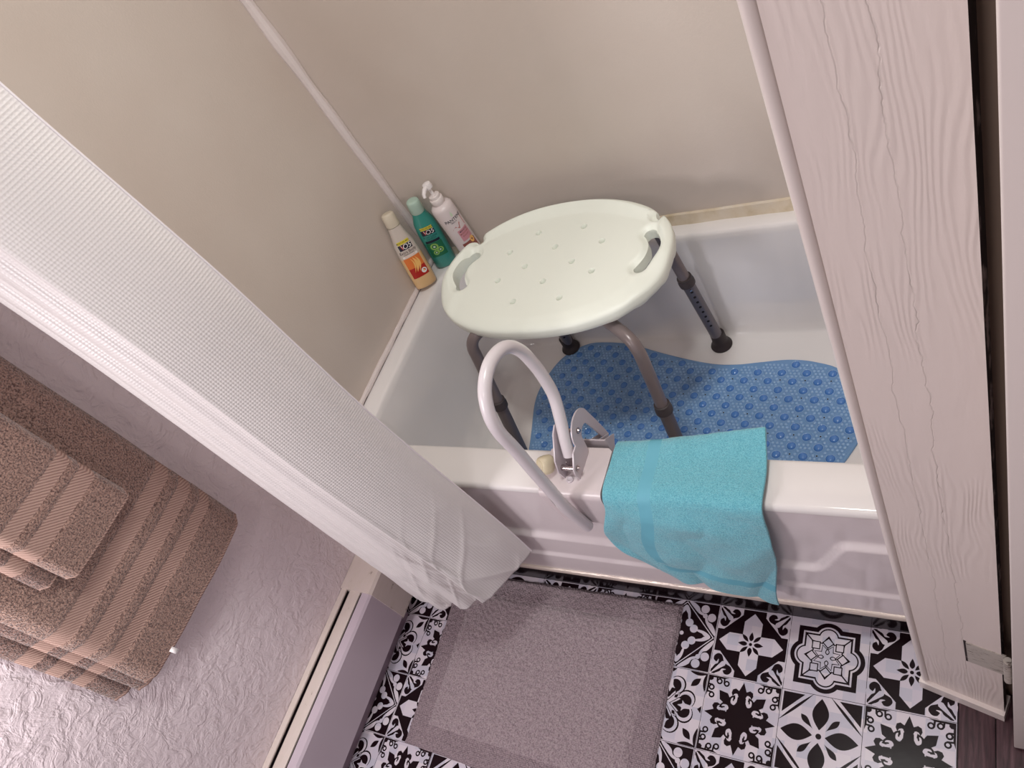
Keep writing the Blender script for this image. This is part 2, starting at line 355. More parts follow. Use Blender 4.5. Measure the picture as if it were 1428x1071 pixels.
def t_heart():
    o = []
    for k in range(4):
        R_ = lambda p: rotp(p, k)
        def heart(s, lr): return [(0, .05)]+[(s*x, y) for x, y in ((.12, .20), (.24, .34))]+[(s*.0+.20*1.0+lr*math.cos(a), .53+lr*math.sin(a)) for a in [(-.5+i*.1)*PI*.9 for i in range(0, 13)]]
        rt = heart(1, .245); full = rt+[(0, .70)]+[(-x, y) for x, y in rt[:0:-1]]
        o.append((1, K_, R_(full))); 
        sh = [(x*.90, (y-.42)*.92+.42) for x, y in full]; o.append((2, W_, R_(sh)))
        inn = [(x*.70, (y-.40)*.74+.40) for x, y in full]; o.append((3, K_, R_(smoothp(inn, 2))))
        o.append((4, W_, R_(smoothp([(0, .30), (.05, .42), (.14, .42), (.07, .50), (.05, .64), (0, .80), (-.05, .64), (-.07, .50), (-.14, .42), (-.05, .42)], 3))))
        o.append((4, K_, R_([(0, .97), (.10, .97), (0, .86), (-.10, .97)])))
        o.append((4, K_, rota([(0, .24), (.05, .30), (0, .40), (-.05, .30)], PI/4+k*PI/2)))
        o.append((1, K_, rota(vesica(.80, 1.16, .085), PI/4+k*PI/2)))
        for s in (1, -1):
            v_ = vesica(0, .52, .075); v_ = rota(v_, 0); v_ = [(.985-max(0, x+.02) if s > 0 else 0, 1.0-y) for x, y in v_] if s > 0 else [(1.0-y, .985-max(0, x+.02)) for x, y in v_]
            o.append((1, K_, R_(v_)))
    return o
def t_diamond():
    o = [(1, K_, [(-.975, -.975), (.975, -.975), (.975, .975), (-.975, .975)])]
    o += [(2, W_, [(0, .96), (.96, 0), (0, -.96), (-.96, 0)]), (3, K_, [(0, .925), (.925, 0), (0, -.925), (-.925, 0)])]
    a = smoothp([(0, .86), (.13, .70), (.17, .50), (.15, .38), (.10, .50), (.07, .60), (0, .66), (-.07, .60), (-.10, .50), (-.15, .38), (-.17, .50), (-.13, .70)], 3)
    o += four(4, W_, a); o += four(5, K_, vesica(.38, .70, .05))
    o += four(4, W_, circ(.335, .175, .118), True); o += four(4, W_, circ(0, 0, .06))
    o += four(4, W_, circ(.80, .57, .125)) + four(4, W_, circ(.57, .80, .125)) + four(4, W_, circ(.60, .60, .07))
    arm = smoothp([(.60, .60), (.42, .64), (.22, .80), (.06, .97), (.22, .95), (.38, .84), (.44, .72), (.56, .66)], 4)
    o += four(4, W_, arm) + four(4, W_, [(y, x) for x, y in arm][::-1])
    return o
MOT = {'A': t_diamond(), 'B': t_cross(), 'C': t_rosette(), 'D': t_heart(), 'E': t_star(), 'F': t_flower()}
ROWS = {0: {-5: 'A', -4: 'B', -3: 'C', -2: 'B', -1: 'E', 0: 'A', 1: 'B', 2: 'C', 3: 'B'},
        1: {-5: 'D', -4: 'E', -3: 'F', -2: 'E', -1: 'D', 0: 'D', 1: 'E', 2: 'F', 3: 'E'}}
fl = MB(); fl.box((FX0, FY1, -.05), (FX1, 0.0, 0.0), 1)
def clipx(poly, x0, x1, y0):
    def clip(p, f, inter):
        out = []
        for i in range(len(p)):
            a, b = p[i], p[(i+1) % len(p)]
            if f(a): out.append(a)
            if f(a) != f(b): out.append(inter(a, b))
        return out
    for xx, sg in ((x0, 1), (x1, -1)):
        poly = clip(poly, lambda q: (q[0]-xx)*sg >= 0, lambda a, b: (xx, a[1]+(b[1]-a[1])*(xx-a[0])/(b[0]-a[0]) if b[0] != a[0] else a[1]))
        if len(poly) < 3: return None
    return poly
for j in range(0, 8):
    for i in range(-5, 4):
        key = ROWS[j % 2][i]; cx, cy = (i+.5)*T, -(j+.5)*T; s = T/2
        g = .994
        items = [(0, W_, [(-g, -g), (g, -g), (g, g), (-g, g)])]+MOT[key]
        items = sorted(items, key=lambda t_: t_[0])
        for qi, (ly, c_, p) in enumerate(items):
            q = [(cx+x*s, cy+y*s) for x, y in p]
            if i == -5: q = clipx(q, FX0+.001, 9, 0)
            if i == 3: q = clipx(q, -9, FX1, 0) if q else None
            if not q or len(q) < 3: continue
            ar = sum(q[k][0]*q[(k+1) % len(q)][1]-q[(k+1) % len(q)][0]*q[k][1] for k in range(len(q)))
            if ar < 0: q = q[::-1]
            z = 0.0002+qi*0.000006
            fl.add([(x, y, z) for x, y in q], [tuple(range(len(q)))], c_)
struct_floor = tag(fl.build('floor', [M['white_tile'], M['black_tile']], None, False, None, False), kind='structure')
hf = MB(); hf.box((FX1, -1.25, -.05), (1.6, -0.005, 0.0)); 
for k, x in enumerate((FX1, .668, .80, .93, 1.06, 1.19)): hf.box((x+.001, -1.25, 0), ((.667 if k == 0 else x+.128), -.086, .0022), 1, .0006)
tag(hf.build('floor_hall', [M['black_tile'], M['wood']]), kind='structure')
struct('baseboard_tub', MB().box((XL+.001, 0.0, 0), (0.58, 0.02, 0.10)), M['black_gloss'])

# caulk beads and stained ledge
cb = MB(); pts = []; rs = []
for k in range(90):
    z = .50+k*.0215; pts.append((XE+.006+.0025*nz(z*6, 1), YB-.007+.002*nz(z*7, 4), z)); rs.append(.0105+.006*(z-.5)+.0035*nz(z*9, 9) if z < 1.6 else .017)
cb.tube(pts, rs, 10); struct('trim_1', cb, M['caulk'])
cb = MB(); pts = []; rs = []
for k in range(60): y = -.02+k*.0122; pts.append((XE+.003, y, H+.006+.002*nz(y*14, 2))); rs.append(.0075+.0025*nz(y*25, 3))
cb.tube(pts, rs, 10); struct('trim_2', cb, M['caulk'])
cb = MB(); vs = []; fs = []; N = 80
for k in range(N+1):
    x = XE+(0.855-XE)*k/N; t = (x+.672)/1.5; zt = H+.018+.016*t+.0025*nz(x*9, 5); d = .004+.004*t
    pr = [(YB+.002, zt), (YB-d, zt-.002), (YB-d-.003, (H+zt)/2), (YB-d-.007-.003*nz(x*15, 2), H-.001)]
    vs += [(x, p[0], p[1]) for p in pr]
fs = [(k*4+j, k*4+j+1, k*4+j+5, k*4+j+4) for k in range(N) for j in range(3)]
struct('trim_3', MB().add(vs, fs), M['stain'])

# ------------------------------------------------------------------ bathtub
tub = tag(empty('bathtub', (0, .35, 0)), 'white enamel bathtub with a boxy rim, set in a beige-panelled alcove', 'bathtub')
def world_child(o, par):  # geometry is given in world coordinates
    o.parent = par; o.matrix_parent_inverse = Matrix.LocRotScale(par.location, par.rotation_euler, None).inverted(); return o
def rrect(x0, x1, y0, y1, r, n=10, m=14):
    out = []
    for (cx, cy, a0) in ((x1-r, y0+r, -PI/2), (x1-r, y1-r, 0), (x0+r, y1-r, PI/2), (x0+r, y0+r, PI)):
        for k in range(n+1): a = a0+PI/2*k/n; out.append((cx+r*math.cos(a), cy+r*math.sin(a)))
    # subdivide straight runs
    res = []
    for i in range(len(out)):
        a, b = out[i], out[(i+1) % len(out)]; res.append(a)
        if math.hypot(a[0]-b[0], a[1]-b[1]) > .05 or (i % (n+1) == n):
            for k in range(1, m): res.append((lerp(a[0], b[0], k/m), lerp(a[1], b[1], k/m)))
    return res
X0, X1, Y0, Y1 = XE+.001, .855, .004, YB-.001
rings = [(X0, X1, Y0, Y1, .006, .30), (X0, X1, Y0, Y1, .006, H-.014), (X0+.001, X1-.001, Y0+.001, Y1, .006, H-.007), (X0+.004, X1-.004, Y0+.004, Y1-.001, .008, H-.0018), (X0+.009, X1-.009, Y0+.009, Y1-.004, .01, H),
         (-.622, .80, .090, .683, .07, H), (-.616, .795, .096, .678, .075, H-.0025), (-.611, .791, .100, .675, .078, H-.009), (-.607, .788, .102, .674, .08, H-.022),
         (-.588, .770, .108, .6725, .085, .34), (-.565, .74, .114, .6715, .085, .22), (-.545, .72, .118, .6705, .08, .168), (-.53, .705, .122, .669, .08, .149), (-.51, .69, .130, .665, .075, .139), (-.485, .67, .145, .658, .07, .135)]
vs = []; fs = []; n_ = None
for (a, b, c, d, r, z) in rings:
    p = rrect(a, b, c, d, r); n_ = len(p); vs += [(x, y, z) for x, y in p]
for i in range(len(rings)-1): fs += [(i*n_+k, i*n_+(k+1) % n_, (i+1)*n_+(k+1) % n_, (i+1)*n_+k) for k in range(n_)]
fs.append(tuple((len(rings)-1)*n_+k for k in range(n_)))
world_child(mesh('basin', vs, fs, M['enamel'], None, True, sharp=60), tub)
def band_z(x):
    t = smooth01((x-.395)/.075); return lerp(.286-.012*(x+.25)/.6 if x < .4 else .276, .378, t)
def apron(u, v):
    x = lerp(X0, X1-.02, u); z = lerp(H-.013, .116, v); zb = band_z(x)
    y = Y0-.0002-.011*smooth01((zb+.009-z)/.018)-.006*smooth01((.208-z)/.012)
    return (x, y, z)
world_child(grid('apron', apron, 260, 130, M['apron']), tub)
bd = MB(); bd.tube([(x, -.0105+.0004*nz(x*20, 3), .1145+.0012*nz(x*12, 1)) for x in [X0+.002+k*.0303 for k in range(50)]], .0095, 16)
world_child(bd.build('apron_bead', M['bead']), tub)['label'] = 'worn shiny bead along the foot of the apron'

# ------------------------------------------------------------------ blue bath mat in the tub
MC = (.0, .385); ang = math.radians(-2.8)
up = [(-.400, .361), (-.422, .466), (-.409, .546), (-.376, .612), (-.315, .652), (-.253, .656), (-.178, .645), (-.085, .613), (.001, .586), (.073, .569), (.131, .566), (.186, .571), (.254, .576), (.314, .567), (.373, .540), (.408, .471), (.424, .410), (.427, .366), (.415, .329)]
lo = [(.385, .275), (.33, .232), (.26, .205), (.19, .200), (.11, .205), (.03, .203), (-.05, .185), (-.14, .165), (-.24, .160), (-.31, .185), (-.37, .25)]
outl = [(p.x, p.y) for p in spline([(x, y, 0) for x, y in up+lo], 8, True)]
def inside(x, y, mrg=0.0):
    c = False; n = len(outl); dm = 9
    for i in range(n):
        (x1, y1), (x2, y2) = outl[i], outl[(i+1) % n]
        if (y1 > y) != (y2 > y) and x < (x2-x1)*(y-y1)/(y2-y1)+x1: c = not c
        if mrg: dm = min(dm, (x-x1)**2+(y-y1)**2)
    return c and (not mrg or dm > mrg*mrg)
mb = MB(); zt = .135; n = len(outl); cx = sum(p[0] for p in outl)/n; cy = sum(p[1] for p in outl)/n
def inset(d): return [(x+(cx-x)*d/math.hypot(cx-x, cy-y), y+(cy-y)*d/math.hypot(cx-x, cy-y)) for x, y in outl]
lay = [(0, .0008), (0, .0028), (.002, .0046), (.005, .0046), (.0075, .0036)]
vs = [(x, y, zt+h) for d, h in lay for x, y in inset(d)]
fs = [(i*n+k, i*n+(k+1) % n, (i+1)*n+(k+1) % n, (i+1)*n+k) for i in range(len(lay)-1) for k in range(n)]+[tuple((len(lay)-1)*n+k for k in range(n)), tuple(range(n))[::-1]]
mb.add(vs, fs, 0)
def dome(mb, x, y, z, r, h, seg, mi):
    pr = [(r, 0), (r*.92, h*.45), (r*.7, h*.85), (r*.35, h)]
    vs = [(x+q*math.cos(2*PI*k/seg), y+q*math.sin(2*PI*k/seg), z+hh) for q, hh in pr for k in range(seg)]+[(x, y, z+h*1.02)]
    fs = [(i*seg+k, i*seg+(k+1) % seg, (i+1)*seg+(k+1) % seg, (i+1)*seg+k) for i in range(3) for k in range(seg)]+[(3*seg+k, 3*seg+(k+1) % seg, 4*seg) for k in range(seg)]
    mb.add(vs, fs, mi)
ca, sa = math.cos(ang), math.sin(ang)
bigs = []; holes = []
for rr in range(-14, 16):
    for cc in range(-10, 10):
        lx = cc*.0572+(.0286 if rr % 2 else 0); ly = rr*.0250; x = .069+lx*ca-ly*sa; y = .545+lx*sa+ly*ca
        if inside(x, y, .014): bigs.append((x, y))
        lx += .0286
        if rr % 2:
            x = .069+lx*ca-(ly+.004)*sa; y = .545+lx*sa+(ly+.004)*ca
            if inside(x, y, .014): holes.append((x, y))
for x, y in bigs:
    dome(mb, x, y, zt+.0034, .0098, .0052, 16, 1)
    bm_ring = [(x+r*math.cos(2*PI*k/20), y+r*math.sin(2*PI*k/20), zt+.0034+h) for r, h in ((.0122, .0), (.0112, .0016), (.0098, .0008)) for k in range(20)]
    mb.add(bm_ring, [(i*20+k, i*20+(k+1) % 20, (i+1)*20+(k+1) % 20, (i+1)*20+k) for i in range(2) for k in range(20)], 2)
for x, y in holes:
    for r0, r1, mi, dz in ((.0032, .0020, 2, .0004), (.0020, .0, 3, .0005)):
        mb.add([(x+r*math.cos(2*PI*k/12), y+r*math.sin(2*PI*k/12), zt+.0036+dz) for r in (r0, max(r1, .0001)) for k in range(12)], [(k, (k+1) % 12, 12+(k+1) % 12, 12+k) for k in range(12)], mi)
for rr in range(-44, 44):
    for cc in range(-56, 56):
        lx = cc*.0095+(.00475 if rr % 2 else 0); ly = rr*.0084; x = .069+lx*ca-ly*sa; y = .400+lx*sa+ly*ca
        if -.45 < x < .45 and .14 < y < .7 and inside(x, y, .010) and all((x-a)**2+(y-b)**2 > .0149**2 for a, b in bigs) and all((x-a)**2+(y-b)**2 > .0062**2 for a, b in holes):
            dome(mb, x, y, zt+.0034, .0040, .0024, 8, 2)
bmat = mb.build('bath_mat', [M['pvc'], M['pvc_deep'], M['pvc_small'], M['hole']], None, True, 50)
tag(bmat, 'blue plastic bubble mat with a wavy outline on the tub floor', 'bath mat')

# ------------------------------------------------------------------ shower stool
SC = Vector((-.142, .472, 0)); stool = tag(empty('shower_stool', (-.142, .472, .135)), 'off-white perforated bath stool with grey metal legs standing in the tub', 'stool')
SA, SB, SZ = .283, .183, .640
def sr(a):
    n2 = 2.25; c, s = abs(math.cos(a))/SA, abs(math.sin(a))/SB; return (c**n2+s**n2)**(-1/n2)
def slotd(x, y):  # signed distance-like value to the curved handle slot
    best = 9
    for s in (-1, 1):
        px, py = x*s, y
        for k in range(17):
            t = -1+2*k/16; cx_, cy_ = .243-.020*t*t, .012+.046*t
            best = min(best, math.hypot(px-cx_, py-cy_))
    return best-.0155
NOTCH = [(-.224, .106), (.224, .106)]
def topz(x, y):
    a = math.atan2(y, x); q = math.hypot(x, y)/sr(a); z = 0.0
    yl = .152-1.35*x*x                                                 # back lip starts on this arc
    if y > yl-.003: z += .021*min(1, max(0, (y-yl+.003)/.030))**1.3*(1-.55*min(1, (x/.225)**2))*smooth01((.234-abs(x))/.030)
    z += .004*smooth01((abs(x)-.20)/.03)+.011*smooth01((abs(x)-.234)/.016)*smooth01((y+.07)/.07)   # the handle bars stand a little proud
    z -= .010*smooth01((.010-slotd(x, y))/.012)
    for nx_, ny_ in NOTCH: z -= .013*smooth01((.017-math.hypot(x-nx_, y-ny_))/.010)
    z -= .0035*smooth01((q-.80)/.15)
    if q > .90: t = (q-.90)/.10; z -= .012*(1-math.sqrt(max(0, 1-t*t)))
    return z
NR, NS = 64, 256
vs = [(0, 0, topz(0, 0))]; fs = []
for i in range(1, NR+1):
    q = 1-(1-i/NR)**1.25
    for k in range(NS):
        a = 2*PI*k/NS; r = sr(a)*q; vs.append((r*math.cos(a), r*math.sin(a), topz(r*math.cos(a), r*math.sin(a))))
fs += [(0, 1+k, 1+(k+1) % NS) for k in range(NS)]
for i in range(NR-1): fs += [(1+i*NS+k, 1+(i+1)*NS+k, 1+(i+1)*NS+(k+1) % NS, 1+i*NS+(k+1) % NS) for k in range(NS)]
base = 1+(NR-1)*NS
prev = base
for q, dz in ((1.0, -.020), (.992, -.028), (.975, -.032)):
    st = len(vs)
    for k in range(NS):
        a = 2*PI*k/NS; r = sr(a)*q; x, y = r*math.cos(a), r*math.sin(a)
        wob = .0 if q == 1.0 else -.003*max(0, math.sin(a*26))*smooth01((x/SA-.55)/.2)
        vs.append((x, y, topz(sr(a)*math.cos(a), sr(a)*math.sin(a))*.6+dz+.004+wob))
    fs += [(prev+k, st+k, st+(k+1) % NS, prev+(k+1) % NS) for k in range(NS)]; prev = st
st = len(vs); vs += [(.0, 0, -.028)]; fs += [(prev+k, st, prev+(k+1) % NS) for k in range(NS)]
me = bpy.data.meshes.new('seat'); me.from_pydata(vs, [], fs); bm = bmesh.new(); bm.from_mesh(me); bmesh.ops.recalc_face_normals(bm, faces=bm.faces); bm.to_mesh(me); bm.free()
tmp = bpy.data.objects.new('seat_blank', me); col.objects.link(tmp)
ct = MB()
for s in (-1, 1):
    hw = .0150; a_ = [(.243-.020*t*t+hw, .012+.046*t) for t in [-1+2*k/16 for k in range(17)]]
    b_ = [(.243-.020*t*t-hw, .012+.046*t) for t in [1-2*k/16 for k in range(17)]]
    cap1 = [(.223+hw*math.cos(PI*k/8), .058+hw*math.sin(PI*k/8)) for k in range(1, 8)]
    cap2 = [(.223-hw*math.cos(PI*k/8), -.034-hw*math.sin(PI*k/8)) for k in range(1, 8)]
    poly = [(x*s, y) for x, y in a_+cap1+b_+cap2]
    if s < 0: poly = poly[::-1]
    ct.prism(poly, -.06, .05)
for nx_, ny_ in ((-.231, .116), (.231, .116)): ct.prism(circ(nx_, ny_, .0090, 20)[3:9]+circ(nx_+(.012 if nx_ > 0 else -.012), ny_+.022, .008, 20)[0:12] if False else circ(nx_, ny_, .0095, 20), -.06, .05)
HO = [(-.058, .104), (.058, .104), (-.117, .051), (.002, .051), (.117, .051), (-.058, 0), (.060, 0), (-.117, -.035), (.117, -.035), (.005, -.051), (-.052, -.103), (.062, -.103)]
for x, y in HO: ct.lathe([(.0044, -.0150), (.0050, -.0040), (.0076, .0003), (.0112, .006)], 24, (x, y, topz(x, y)-.0008))
cut = ct.build('seat_cut', [], None, False, None, True)
md = tmp.modifiers.new('b', 'BOOLEAN'); md.operation = 'DIFFERENCE'; md.object = cut; md.solver = 'EXACT'
bpy.context.view_layer.update(); dg_ = bpy.context.evaluated_depsgraph_get()
me2 = bpy.data.meshes.new_from_object(tmp.evaluated_get(dg_)); bpy.data.objects.remove(tmp); bpy.data.objects.remove(cut)
me2.materials.clear(); me2.polygons.foreach_set('use_smooth', [True]*len(me2.polygons)); me2.set_sharp_from_angle(angle=math.radians(38))
seat = link('seat', me2, M['seat'], stool); seat.location = (0, 0, SZ-.135)
legs = {'fl': ((-.311, .300), (-.376, .262)), 'fr': ((.083, .296), (.070, .262)), 'bl': ((-.300, .600), (-.362, .640)), 'br': ((.062, .600), (.078, .632))}
zb0 = .135
def stool_local(p): return (p[0]+.142, p[1]-.472, p[2]-.135)
cxx, cyy = -.125, .455
for nm, (tp, ft) in legs.items():
    zb = {'br': .1352, 'bl': .1395}.get(nm, .1425)
    T_ = Vector((tp[0], tp[1], .575)); F_ = Vector((ft[0], ft[1], zb+.012)); d = (F_-T_)
    zt_ = .603 if nm in ('fl', 'br') else .5755
    C_ = Vector((cxx, cyy, zt_)); inn = Vector((tp[0]+(cxx-tp[0])*.22, tp[1]+(cyy-tp[1])*.22, zt_))
    if zt_ < .59: T_ = T_+d*(.03/.45)
    # frame tube half: centre -> bend -> collar
    col_t = {'fl': .46, 'fr': .42}.get(nm, .40)
    K = T_+d*col_t
    mid = [C_, C_.lerp(inn, .5), inn]
    b1 = inn.lerp(Vector((tp[0], tp[1], zt_)), .55); corner = Vector((tp[0], tp[1], zt_))
    bend = [inn.lerp(corner, .2)]
    for k in range(1, 9):
        t = k/9; p0 = inn.lerp(corner, .2); p2 = T_+d*.05; bend.append(p0*(1-t)**2+corner*2*t*(1-t)+p2*t*t)
    path = mid+bend+[T_+d*.05, T_+d*.2, K]
    lg = MB(); lg.tube([stool_local(p) for p in path], .0135, 20)
    leg = lg.build('leg', M['tube_grey'], stool)
    lo_ = MB(); lo_.tube([stool_local(p) for p in (K-d*.02, K, F_)], .0150, 20)
    ext = lo_.build('extension_tube', M['tube_lower'] if nm[0] == 'b' else M['tube_front'], leg)
    dn = d.normalized(); cl = MB()
    prof = [(-.013, .0150), (-.012, .0176), (-.002, .0180), (.000, .0192), (.012, .0192), (.014, .0176), (.015, .0150)]
    cl.tube([stool_local(K+dn*a) for a, r in prof], [r for a, r in prof], 24); cl.build('collar', M['collar'], leg)
    fo = MB(); prof = [(.0150, .050), (.0180, .048), (.0185, .022), (.0200, .014), (.0255, .008), (.0275, .003), (.0265, .0)]
    top = F_+(-dn)*.0
    fo.lathe([(r, z) for r, z in prof[::-1]], 28, stool_local((ft[0]-dn.x*.0, ft[1], zb)))
    fo.build('rubber_foot', M['rubber'], leg)
    if nm[0] == 'b':
        hb = MB(); L = (F_-K).length; side = Vector((.46, -.887, 0)).normalized(); side = (side-dn*side.dot(dn)).normalized(); oth = dn.cross(side)
        for i in range(8):
            c_ = K+dn*(.030+i*.0195)+side*.0147
            if (c_-K).dot(dn) > L-.05: break
            r = .0034
            ring = [c_+(oth*math.cos(2*PI*k/14)+dn*math.sin(2*PI*k/14))*r+side*(.0006-.0009*math.cos(2*PI*k/14)**2) for k in range(14)]
            hb.add([stool_local(p) for p in ring], [tuple(range(14))], 0)
            hb.tube([stool_local(c_-side*.002), stool_local(c_+side*(.0006))], r, 14, 0)
        hb.build('adjustment_holes', M['hole'], ext)
        pb = MB(); c_ = K+dn*.0215+side*.0155; pb.tube([stool_local(c_-side*.002), stool_local(c_+side*.002)], [.0034, .0028], 14); pb.build('push_button', M['chrome'], ext)

# ------------------------------------------------------------------ tub grab bar
gb = tag(empty('grab_bar', (-.01, .03, H)), 'white looped tub grab bar clamped over the bathtub rim', 'grab bar')
gx = -.010
def gl(p): return (p[0]+.01, p[1]-.03, p[2]-H)
lp = [(-.0165, .385), (-.022, .43), (-.028, .48), (-.0295, .54), (-.030, .62), (-.030, .70), (-.032, .755), (-.024, .795), (.0, .828), (.038, .842), (.075, .834), (.103, .812), (.120, .777), (.126, .735), (.127, .70), (.121, .645), (.098, .597), (.076, .560), (.060, .530)]
rl = MB(); rl.tube([gl((gx, p.x, p.y)) for p in spline([(a, b, 0) for a, b in lp], 6)], .0118, 24); rail = rl.build('rail', M['powder'], gb)
# saddle plate: top + front flap + inner flap as a bent sheet
def saddle():
    mb = MB(); x0, x1 = -.078, .056; th = .0035; prof = []
    for p in [(-.0025, .383), (-.0025, H-.008)]+[(-.0025+.012*(1-math.cos(a)), H-.008+.0125*math.sin(a)) for a in [PI/2*k/6 for k in range(1, 7)]]+[(.05, H+.0045), (.094, H+.0045), (.100, H+.003), (.103, H-.003)]: prof.append(p)
    n = len(prof); out = []
    for i, (y, z) in enumerate(prof):
        a = prof[max(i-1, 0)]; b = prof[min(i+1, n-1)]; ty, tz = b[0]-a[0], b[1]-a[1]; L = math.hypot(ty, tz); out.append((y+tz/L*th*0, z, -tz/L, ty/L))
    vs = []; 
    for (y, z, ny, nz_) in out:
        e = 0.0
        if z < .392: e = .012
        if y > .098: e = .010
        for x in (x0+e, x1-e): vs += [(x, y, z), (x, y-ny*-th if False else y+ny*th, z+nz_*th)]
    fs = []
    for i in range(n-1):
        a, b = i*4, (i+1)*4
        fs += [(a, a+2, b+2, b), (a+1, b+1, b+3, a+3), (a, b, b+1, a+1), (a+2, a+3, b+3, b+2)]
    fs += [(0, 1, 3, 2), ((n-1)*4, (n-1)*4+2, (n-1)*4+3, (n-1)*4+1)]
    return mb.add([gl(v) for v in vs], fs)
saddle().build('saddle_plate', M['saddle'], gb)
def yz_plate(poly, x0, x1): return MB().prism(poly, x0, x1, 0, lambda y, z, x: gl((x, y, z)))
# arched side plate, built as outer arch minus inner cut
outer = [(.030, .492), (.026, .512), (.030, .524), (.055, .545)]+[(.112+.040*math.cos(a), .545+.038*math.sin(a)) for a in [PI-k*PI/12 for k in range(13)]]+[(.160, .50), (.168, .440)]
inner = [(.150, .440), (.140, .50)]+[(.116+.017*math.cos(a), .530+.014*math.sin(a)) for a in [k*PI/8 for k in range(9)]]+[(.094, .500), (.080, .490)]
poly = outer+inner+[(.050, .492)]
yz_plate(poly, .0045, .0075).build('side_plate', M['bracket'], gb)
poly2 = [(.030, .492), (.026, .520), (.036, .545), (.075, .580), (.092, .586), (.106, .576), (.104, .54), (.096, .50), (.090, .490), (.050, .492)]
yz_plate(poly2, -.0285, -.0255).build('side_plate', M['bracket'], gb)
ib = MB(); ib.box(gl((-.030, .118, .385)), gl((.034, .1215, .492)), 0, .001); ib.build('inner_pad', M['bracket'], gb)
gs = MB()
for x in (-.004, .014, .026): gs.prism([(.1205, .488), (.158, .455), (.1205, .42)], x, x+.002, 0, lambda y, z, xx: gl((xx, y, z)))
gs.build('gusset', M['bracket'], gb)
blt = [((.0075, .100, .556), (.0125, .100, .556)), ((.0075, .040, .517), (.0135, .040, .517)), ((-.034, .052, .512), (-.0285, .052, .512))]
for a, b in blt:
    q = MB(); A = Vector(a); B = Vector(b); q.tube([gl(A), gl(A.lerp(B, .4)), gl(A.lerp(B, .41)), gl(B)], [.0062, .0062, .0045, .0036], 12); q.build('bolt', M['chrome'], gb)
q = MB(); q.tube([gl((-.0255, .040, .517)), gl((.0045, .040, .517))], .006, 14); q.build('cross_pin', M['chrome'], gb)
q = MB(); q.tube([gl((-.0255, .100, .556)), gl((.0045, .100, .556))], .004, 12); q.build('cross_pin', M['chrome'], gb)
q = MB(); q.lathe([(.0072, 0), (.0072, .003), (.0055, .0045), (.0052, .0045), (.003, .003)], 16, gl((-.014, .027, H+.0078))); q.build('rivet', M['bracket'], gb)
# triangular knob, axis along -x / -y
kn = MB(); n3 = 48; ax = Vector((-.50, -.66, .56)).normalized(); e1 = Vector((0, 0, 1)).cross(ax).normalized(); e2 = ax.cross(e1)
kc = Vector((-.060, .046, .519)); ringp = [(0, .55), (.003, .84), (.007, .97), (.012, 1.0), (.019, .98), (.024, .90), (.027, .78), (.028, .62), (.0268, .58), (.0268, .50), (.0282, .46), (.0286, .2)]
vs = []
for h, q_ in ringp:
    for k in range(n3):
        a = 2*PI*k/n3; r = .0192*(1+.115*math.cos(3*a+2.6)*(1 if q_ > .65 else .0))*q_; vs.append(gl(kc+ax*(h-.012)+(e1*math.cos(a)+e2*math.sin(a))*r))
fs = [(i*n3+k, i*n3+(k+1) % n3, (i+1)*n3+(k+1) % n3, (i+1)*n3+k) for i in range(len(ringp)-1) for k in range(n3)]+[tuple(range(n3))[::-1], tuple((len(ringp)-1)*n3+k for k in range(n3))]
kn.add(vs, fs); knob = kn.build('knob', M['cream'], gb); knob['label'] = 'cream plastic tightening knob'
q = MB(); q.tube([gl(kc-ax*.012), gl((-.0255, .058, .505))], .0045, 12); q.build('threaded_rod', M['chrome'], knob)
# wrap sticker as curved strip on the rail
q = MB(); seg = 8; vs = []
for z in (.507, .560):
    for k in range(seg+1):
        a = math.radians(205+k*60/seg); vs.append(gl((gx+.0121*math.cos(a), -.0289+.0121*math.sin(a), z)))
q.add(vs, [(k, k+1, seg+2+k, seg+1+k) for k in range(seg)], 0)
vs = []
for z in (.511, .556):
    for k in (0, 1): a = math.radians(236+k*12); vs.append(gl((gx+.0123*math.cos(a), -.0289+.0123*math.sin(a), z)))
q.add(vs, [(0, 1, 3, 2)], 1); q.build('sticker', [M['sticker'], M['ink']], rail)

